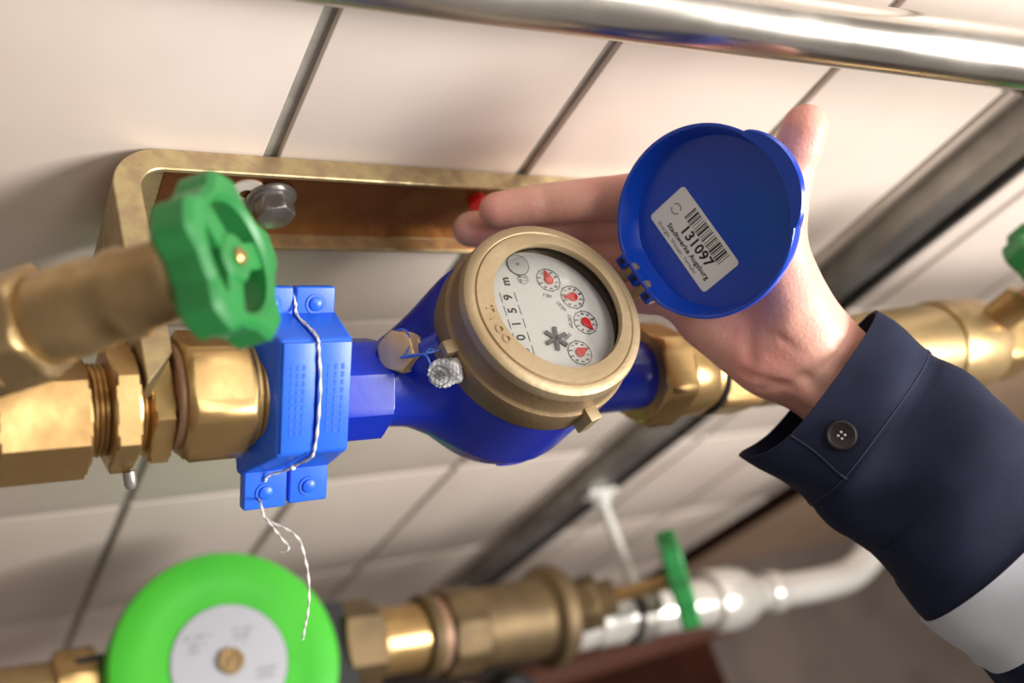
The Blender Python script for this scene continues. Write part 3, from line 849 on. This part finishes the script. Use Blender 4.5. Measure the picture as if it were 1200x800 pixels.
sv = thing('silver_pipe', 'pale shiny pipe with sockets leaving the lower valve to the right', 'pipe', (0.5, -0.04, -0.53))
S0 = frame((0.0, -0.0205, -0.528), AX, Y)
def sl0(prof, n=48): return revolve(prof, S0, n)
obj('valve_socket', sl0([(0, 0.340), (0.022, 0.340), (0.031, 0.346), (0.031, 0.372), (0.028, 0.375), (0.028, 0.379), (0.031, 0.382), (0.031, 0.420), (0.028, 0.424), (0, 0.424)]), 'white_pipe', sv)
obj('pipe', sl0([(0, 0.42), (0.026, 0.42), (0.026, 0.455), (0.029, 0.46), (0.029, 0.575), (0, 0.575)]), 'white_pipe', sv)
obj('reducer', sl0([(0, 0.56), (0.036, 0.56), (0.039, 0.568), (0.039, 0.598), (0.036, 0.604), (0.036, 0.614), (0.026, 0.632), (0.024, 0.640), (0, 0.640)]), 'white_pipe', sv)
def sa(x, up=0.0, out=0.0): return S0 @ Vector((out, up, x)) if False else S0 @ Vector((0, 0, x)) + Vector((0, out, up))
obj('bend_pipe', tube(spline([sa(0.62), sa(0.68), sa(0.76), sa(0.83, 0.002, 0.008), sa(0.89, 0.008, 0.04), sa(0.93, 0.012, 0.10), sa(0.94, 0.012, 0.148)], 6), 0.0215, 24), 'white_pipe', sv)
obj('socket_ring', sl0([(0, 0.660), (0.0245, 0.660), (0.026, 0.664), (0.026, 0.680), (0.0245, 0.684), (0, 0.684)]), 'white_pipe', sv)

ph = thing('pipe_hanger', 'pale stand-off rod with clamp carrying the silver pipe from the rail', 'pipe hanger', (0.452, rf, -0.52))
hy = -0.0205 - 0.055 * 0.448
Mh = frame((0.450, rf - 0.0008, -0.517), (0, -1, 0), X)
obj('rod', revolve([(0, 0), (0.0065, 0), (0.0065, rf - hy - 0.034), (0, rf - hy - 0.034)], Mh, 20), 'white_paint', ph)
obj('foot_plate', box((0, 0, 0.003), (0.042, 0.024, 0.006), Mh), 'white_paint', ph, bevel=0.001)
obj('foot_nut', prism(6, 0.013, 0.006, 0.016, Mh, 0.001), 'white_paint', ph)
obj('clamp_ring', revolve([(0.0300, 0.436), (0.0345, 0.436), (0.0345, 0.458), (0.0300, 0.458)], S0, 48, close=True), 'steel', ph)
obj('rubber_liner', revolve([(0.0265, 0.433), (0.0300, 0.433), (0.0300, 0.461), (0.0265, 0.461)], S0, 48, close=True), 'black_plastic', ph)
obj('clamp_ear', box((0, 0, 0), (0.022, 0.010, 0.018), S0 @ Matrix.Translation((0, 0.040, 0.447))), 'steel', ph, bevel=0.001)

kn = thing('black_knob', 'rounded black knob below the lower brass valve at the bottom edge', 'knob', (0.235, -0.10, -0.50))
MK = frame((0.245, -0.110, -0.500), (0.0, -0.35, 1), X)
obj('grip', revolve([(0, -0.05), (0.027, -0.05), (0.029, -0.046), (0.029, -0.012), (0.026, -0.004), (0.018, 0.001), (0, 0.003)], MK, 40), 'black_plastic', kn)
obj('shaft', revolve([(0, -0.12), (0.010, -0.12), (0.010, -0.05), (0, -0.05)], MK, 20), 'steel', kn)
bp_ = thing('brown_pipe', 'reddish brown painted pipe running below the silver pipe', 'pipe', (0.6, -0.05, -0.70))
obj('pipe', revolve([(0, 0), (0.019, 0), (0.019, 0.62), (0, 0.62)], frame((0.12, -0.072, -0.70), Vector((1, 0.03, 0))), 32), 'copper', bp_)
bs = thing('brown_shelf', 'dark red-brown board low down below the silver pipe', 'shelf', (0.55, -0.17, -0.9))
obj('board', box((0.515, -0.195, -0.81), (0.53, 0.275, 0.022)), 'dark_wood', bs, bevel=0.003)
obj('edge_strip', box((0.515, -0.046, -0.806), (0.53, 0.022, 0.026)), 'rail_metal', bs, bevel=0.002)
for sx_ in (0.28, 0.75):
    obj('leg', box((sx_, -0.2, -1.011), (0.04, 0.04, 0.378)), 'dark_wood', bs, bevel=0.003)

# ------------------------------------------------------------------ the hand and the sleeve
pe = thing('person', 'open right hand holding up the blue lid, navy work sleeve', 'person', (0.1446, -0.0582, 0.1046))
CR = (0.8393, -0.3059, 0.4495); CD = (-0.0326, -0.8536, -0.5199); CF = (0.5427, 0.4217, -0.7264)   # the palm's own axes: across, along, through
HB = np.array([CR, CD, CF])
fingers = [
    [((0.0913, 0.0571, 0.1082), .0150), ((0.0514, 0.0740, 0.0799), .0122), ((0.0251, 0.0818, 0.0634), .0112), ((-0.0010, 0.0857, 0.0504), .0098)],
    [((0.0894, 0.0498, 0.0889), .0150), ((0.0563, 0.0736, 0.0573), .0122), ((0.0244, 0.0859, 0.0351), .0112), ((-0.0033, 0.0923, 0.0235), .0100)],
    [((0.0856, 0.0343, 0.0784), .0145), ((0.0602, 0.0588, 0.0433), .0115), ((0.0382, 0.0751, 0.0198), .0105), ((0.0152, 0.0821, 0.0095), .0092)],
    [((0.0820, 0.0141, 0.0750), .0135), ((0.0711, 0.0344, 0.0401), .0102), ((0.0587, 0.0522, 0.0163), .0092), ((0.0423, 0.0614, 0.0066), .0080)],
]
thumb = [((0.1234, -0.0408, 0.1098), .0185), ((0.1025, 0.0024, 0.1331), .0165), ((0.1001, 0.0257, 0.1599), .0128), ((0.1032, 0.0428, 0.1832), .0112)]
carpus = [(0.1268, -0.0321, 0.1064), (0.1288, -0.0367, 0.0956), (0.1276, -0.0398, 0.0860), (0.1203, -0.0403, 0.0816)]
def hand_sdf(P):
    d = None
    for k in range(4):
        s = sd_cone(P, carpus[k], fingers[k][0][0], (.0165, .0165, .0160, .0140)[k], fingers[k][0][1])
        d = s if d is None else smin(d, s, .012)
    # muscle pads of the palm and the wrist
    d = smin(d, sd_cone(P, (0.1103, -0.0248, 0.1120), (0.0992, 0.0066, 0.1192), .0205, .0150), .014)
    d = smin(d, sd_cone(P, (0.1088, -0.0396, 0.0872), (0.0906, -0.0091, 0.0803), .0180, .0155), .014)
    wr_ = smin(sd_cone(P, (0.1410, -0.0469, 0.1015), (0.1814, -0.1238, 0.1105), .0235, .0265), sd_cone(P, (0.1339, -0.0513, 0.0937), (0.1731, -0.1297, 0.0981), .0195, .0265), .016)
    d = smin(d, wr_, .020)
    th_ = smin(sd_cone(P, thumb[0][0], thumb[1][0], thumb[0][1], thumb[1][1]), sd_cone(P, thumb[1][0], thumb[2][0], .0158, thumb[2][1]), .004)
    th_ = smin(th_, sd_cone(P, thumb[2][0], thumb[3][0], thumb[2][1], thumb[3][1]), .003)
    th_ = smin(th_, sd_cone(P, (0.1015, 0.0358, 0.1751), (0.1016, 0.0403, 0.1819), .0122, .0112), .003)
    d = smin(d, th_, .012)
    d = smin(d, sd_cone(P, (0.1054, 0.0156, 0.1291), (0.1006, 0.0358, 0.1097), .0095, .0120), .016)          # web between thumb and index
    hollow = sd_cone(P, (0.0706, -0.0298, 0.1153), (0.0682, -0.0116, 0.1213), .0210, .0190)
    d = -smin(-d, hollow, .010)
    for a, b in (((0.1036, -0.0469, 0.0963), (0.1281, -0.0871, 0.1016)), ((0.1120, -0.0442, 0.1082), (0.1321, -0.0813, 0.1114))):      # tendons of the wrist
        d = smin(d, sd_cone(P, a, b, .0042, .0050), .006)
    fs = None
    for f in fingers:
        q = None
        for (a, ra), (b, rb) in zip(f[:-1], f[1:]):
            s = sd_cone(P, a, b, ra, rb)
            q = s if q is None else smin(q, s, .003)
        # finger pads on the palm side
        for (a, ra), (b, rb), t0, t1 in ((f[0], f[1], .45, .8), (f[1], f[2], .3, .75), (f[2], f[3], .35, .9)):
            a_ = np.array(a); b_ = np.array(b); n_ = -HB[2] * .0018
            q = smin(q, sd_cone(P, a_ + (b_ - a_) * t0 + n_, a_ + (b_ - a_) * t1 + n_, ra * .93, rb * .97), .004)
        fs = q if fs is None else smin(fs, q, .0015)
    d = smin(d, fs, .009)
    # creases: palm, thumb joint, finger joints, wrist
    for a, b, w, dp in (((0.0756, 0.0113, 0.1237), (0.0841, -0.0165, 0.1125), .0012, .0012), ((0.0841, -0.0165, 0.1125), (0.0921, -0.0432, 0.0947), .0012, .0012),
                        ((0.0925, -0.0475, 0.0856), (0.1100, -0.0648, 0.0983), .0010, .0013), ((0.1015, -0.0565, 0.0843), (0.1129, -0.0617, 0.1064), .0010, .0012), ((0.0991, -0.0403, 0.1140), (0.1161, -0.0576, 0.1125), .0010, .0010), ((0.0975, -0.0390, 0.1094), (0.1238, -0.0536, 0.1274), .0010, .0007),
                        ((0.0839, 0.0247, 0.1624), (0.0991, 0.0162, 0.1688), .0010, .0010), ((0.0410, 0.0759, 0.0981), (0.0394, 0.0547, 0.0846), .0010, .0009), ((0.0167, 0.0842, 0.0806), (0.0155, 0.0639, 0.0680), .0010, .0008)):
        d = d + dp * np.exp(-np.maximum(sd_cone(P, a, b, w, w), 0) ** 2 / (2 * .0016 ** 2))
    return d
pts = np.array([f[0] for q in fingers for f in q] + [t[0] for t in thumb] + [(0.1782, -0.1281, 0.1042)]) @ HB.T
hand = sdf_obj('hand', hand_sdf, pts.min(0) - .034, pts.max(0) + .030, 0.0015, 'skin', pe, HB)
nb = np.array(thumb[3][0]); 
tn_ = Vector(thumb[3][0]) - Vector(thumb[2][0])
Mn = frame(Vector(thumb[3][0]) + Vector(CF) * 0.0092 + tn_.normalized() * 0.002, CF, tn_)
obj('thumbnail', revolve([(0, -0.001), (0.007, -0.001), (0.0066, 0.0010), (0.004, 0.0020), (0, 0.0024)], Mn, 24), 'nail', hand)

# sleeve: rings swept along the forearm
sc_ = [(0.1328, -0.0640, 0.0923), (0.1419, -0.0766, 0.0946), (0.1502, -0.0885, 0.0966), (0.1571, -0.0999, 0.0993), (0.1659, -0.1127, 0.1026), (0.1755, -0.1286, 0.1060), (0.1857, -0.1490, 0.1087), (0.1956, -0.1698, 0.1109), (0.2050, -0.1920, 0.1133), (0.2144, -0.2158, 0.1161), (0.2279, -0.2474, 0.1189), (0.2423, -0.2813, 0.1224)]
sw = [.0535, .0530, .0525, .0525, .0530, .0545, .0555, .0565, .0575, .0590, .061, .063]
sd_ = [.0330, .0345, .0360, .0370, .0385, .0400, .0415, .0430, .0440, .0450, .046, .047]
perp = (Vector((0.1646, -0.0454, 0.1311)) - Vector((0.0962, -0.0840, 0.0575))).normalized()
C3 = [Vector(p) for p in sc_]
def sring(k, grow=0.0, n=72, wr=1.0):
    t = k
    i = min(int(t), len(C3) - 2); f = t - i
    c = C3[i].lerp(C3[i + 1], f)
    a = sw[i] * (1 - f) + sw[i + 1] * f + grow
    b = sd_[i] * (1 - f) + sd_[i + 1] * f + grow
    d = (C3[min(i + 1, len(C3) - 1)] - C3[max(i - 1, 0)]).normalized()
    p = (perp - d * perp.dot(d)).normalized()
    q = d.cross(p)
    out = []
    for j in range(n):
        th_ = 2 * math.pi * j / n
        w = (0.0022 * math.sin(3 * th_ + 0.9 * t) + 0.0022 * math.sin(2 * th_ - 1.7 * t + 1) + 0.0014 * math.sin(5 * th_ + 1.6 * t)) * min(1, t / 2.5) * wr
        ca, sa_ = math.cos(th_), math.sin(th_)
        ca = math.copysign(abs(ca) ** 0.86, ca); sa_ = math.copysign(abs(sa_) ** 0.86, sa_)
        fl_k = max(0.0, 1 - t / 2.2) * math.exp(-((math.degrees(th_) - 188) / 42) ** 2)      # the open flap of the cuff
        out.append(c + p * ((a + w) * ca) + q * ((b + w) * sa_) - d * (0.012 * fl_k))
    return out
def shell(ks, grow, th=0.0016):
    rings = [sring(k, grow) for k in ks] + [sring(k, grow - th) for k in reversed(ks)]
    return loft(rings, closed=True)
slv = obj('jacket_sleeve', shell([1.2 + 0.2 * i for i in range(49)], 0.0), 'navy', pe, auto=60)
cf = obj('cuff', shell([0.0, 0.04, 0.3, 0.6, 0.9, 1.2, 1.5, 1.8, 2.1, 2.4, 2.42], 0.0010, 0.0018), 'navy', slv, auto=60)
bd = obj('reflective_band', shell([7.0, 7.03, 7.25, 7.5, 7.75, 8.0, 8.25, 8.52, 8.55], 0.0016, 0.0022), 'band', slv, auto=60)
st_ = []
ring_a = sring(2.3, 0.0010)
obj('cuff_seam', tube(ring_a[:-1], 0.0004, 6), 'navy_thread', slv)
# button, buttonhole and placket on the side of the cuff that faces the room
def on_cuff(k, th_deg, grow=0.0012):
    rg = sring(k, grow, n=360)
    j = int(th_deg) % 360
    p = rg[j]
    t1 = (rg[(j + 2) % 360] - rg[j - 2]).normalized()
    t2 = (sring(k + 0.1, grow, n=360)[j] - sring(max(k - 0.1, 0), grow, n=360)[j]).normalized()
    nrm = t1.cross(t2).normalized()
    c = sum(rg, Vector((0, 0, 0))) / 360
    if nrm.dot(p - c) < 0: nrm = -nrm
    return p, nrm, t2
BTH = 105
p_, n_, d_ = on_cuff(1.25, BTH)
MBt = frame(p_, n_, d_)
bt_ = obj('button', revolve([(0, 0), (0.0072, 0), (0.0078, 0.0008), (0.0076, 0.0020), (0.0066, 0.0024), (0.0052, 0.0017), (0, 0.0015)], MBt, 36), 'button', cf)
for q in range(4):
    a = R(45 + 90 * q)
    obj('thread_dot', revolve([(0, 0.0014), (0.0007, 0.0014), (0.0007, 0.0021), (0, 0.0022)], MBt @ Matrix.Translation((0.0017 * math.cos(a), 0.0017 * math.sin(a), 0)), 10), 'band', cf)
pl_ = [on_cuff(0.02 + 2.38 * i / 16, BTH + 17, 0.0014)[0] for i in range(17)]
obj('placket_edge', tube(pl_, 0.0007, 6), 'navy_thread', cf)
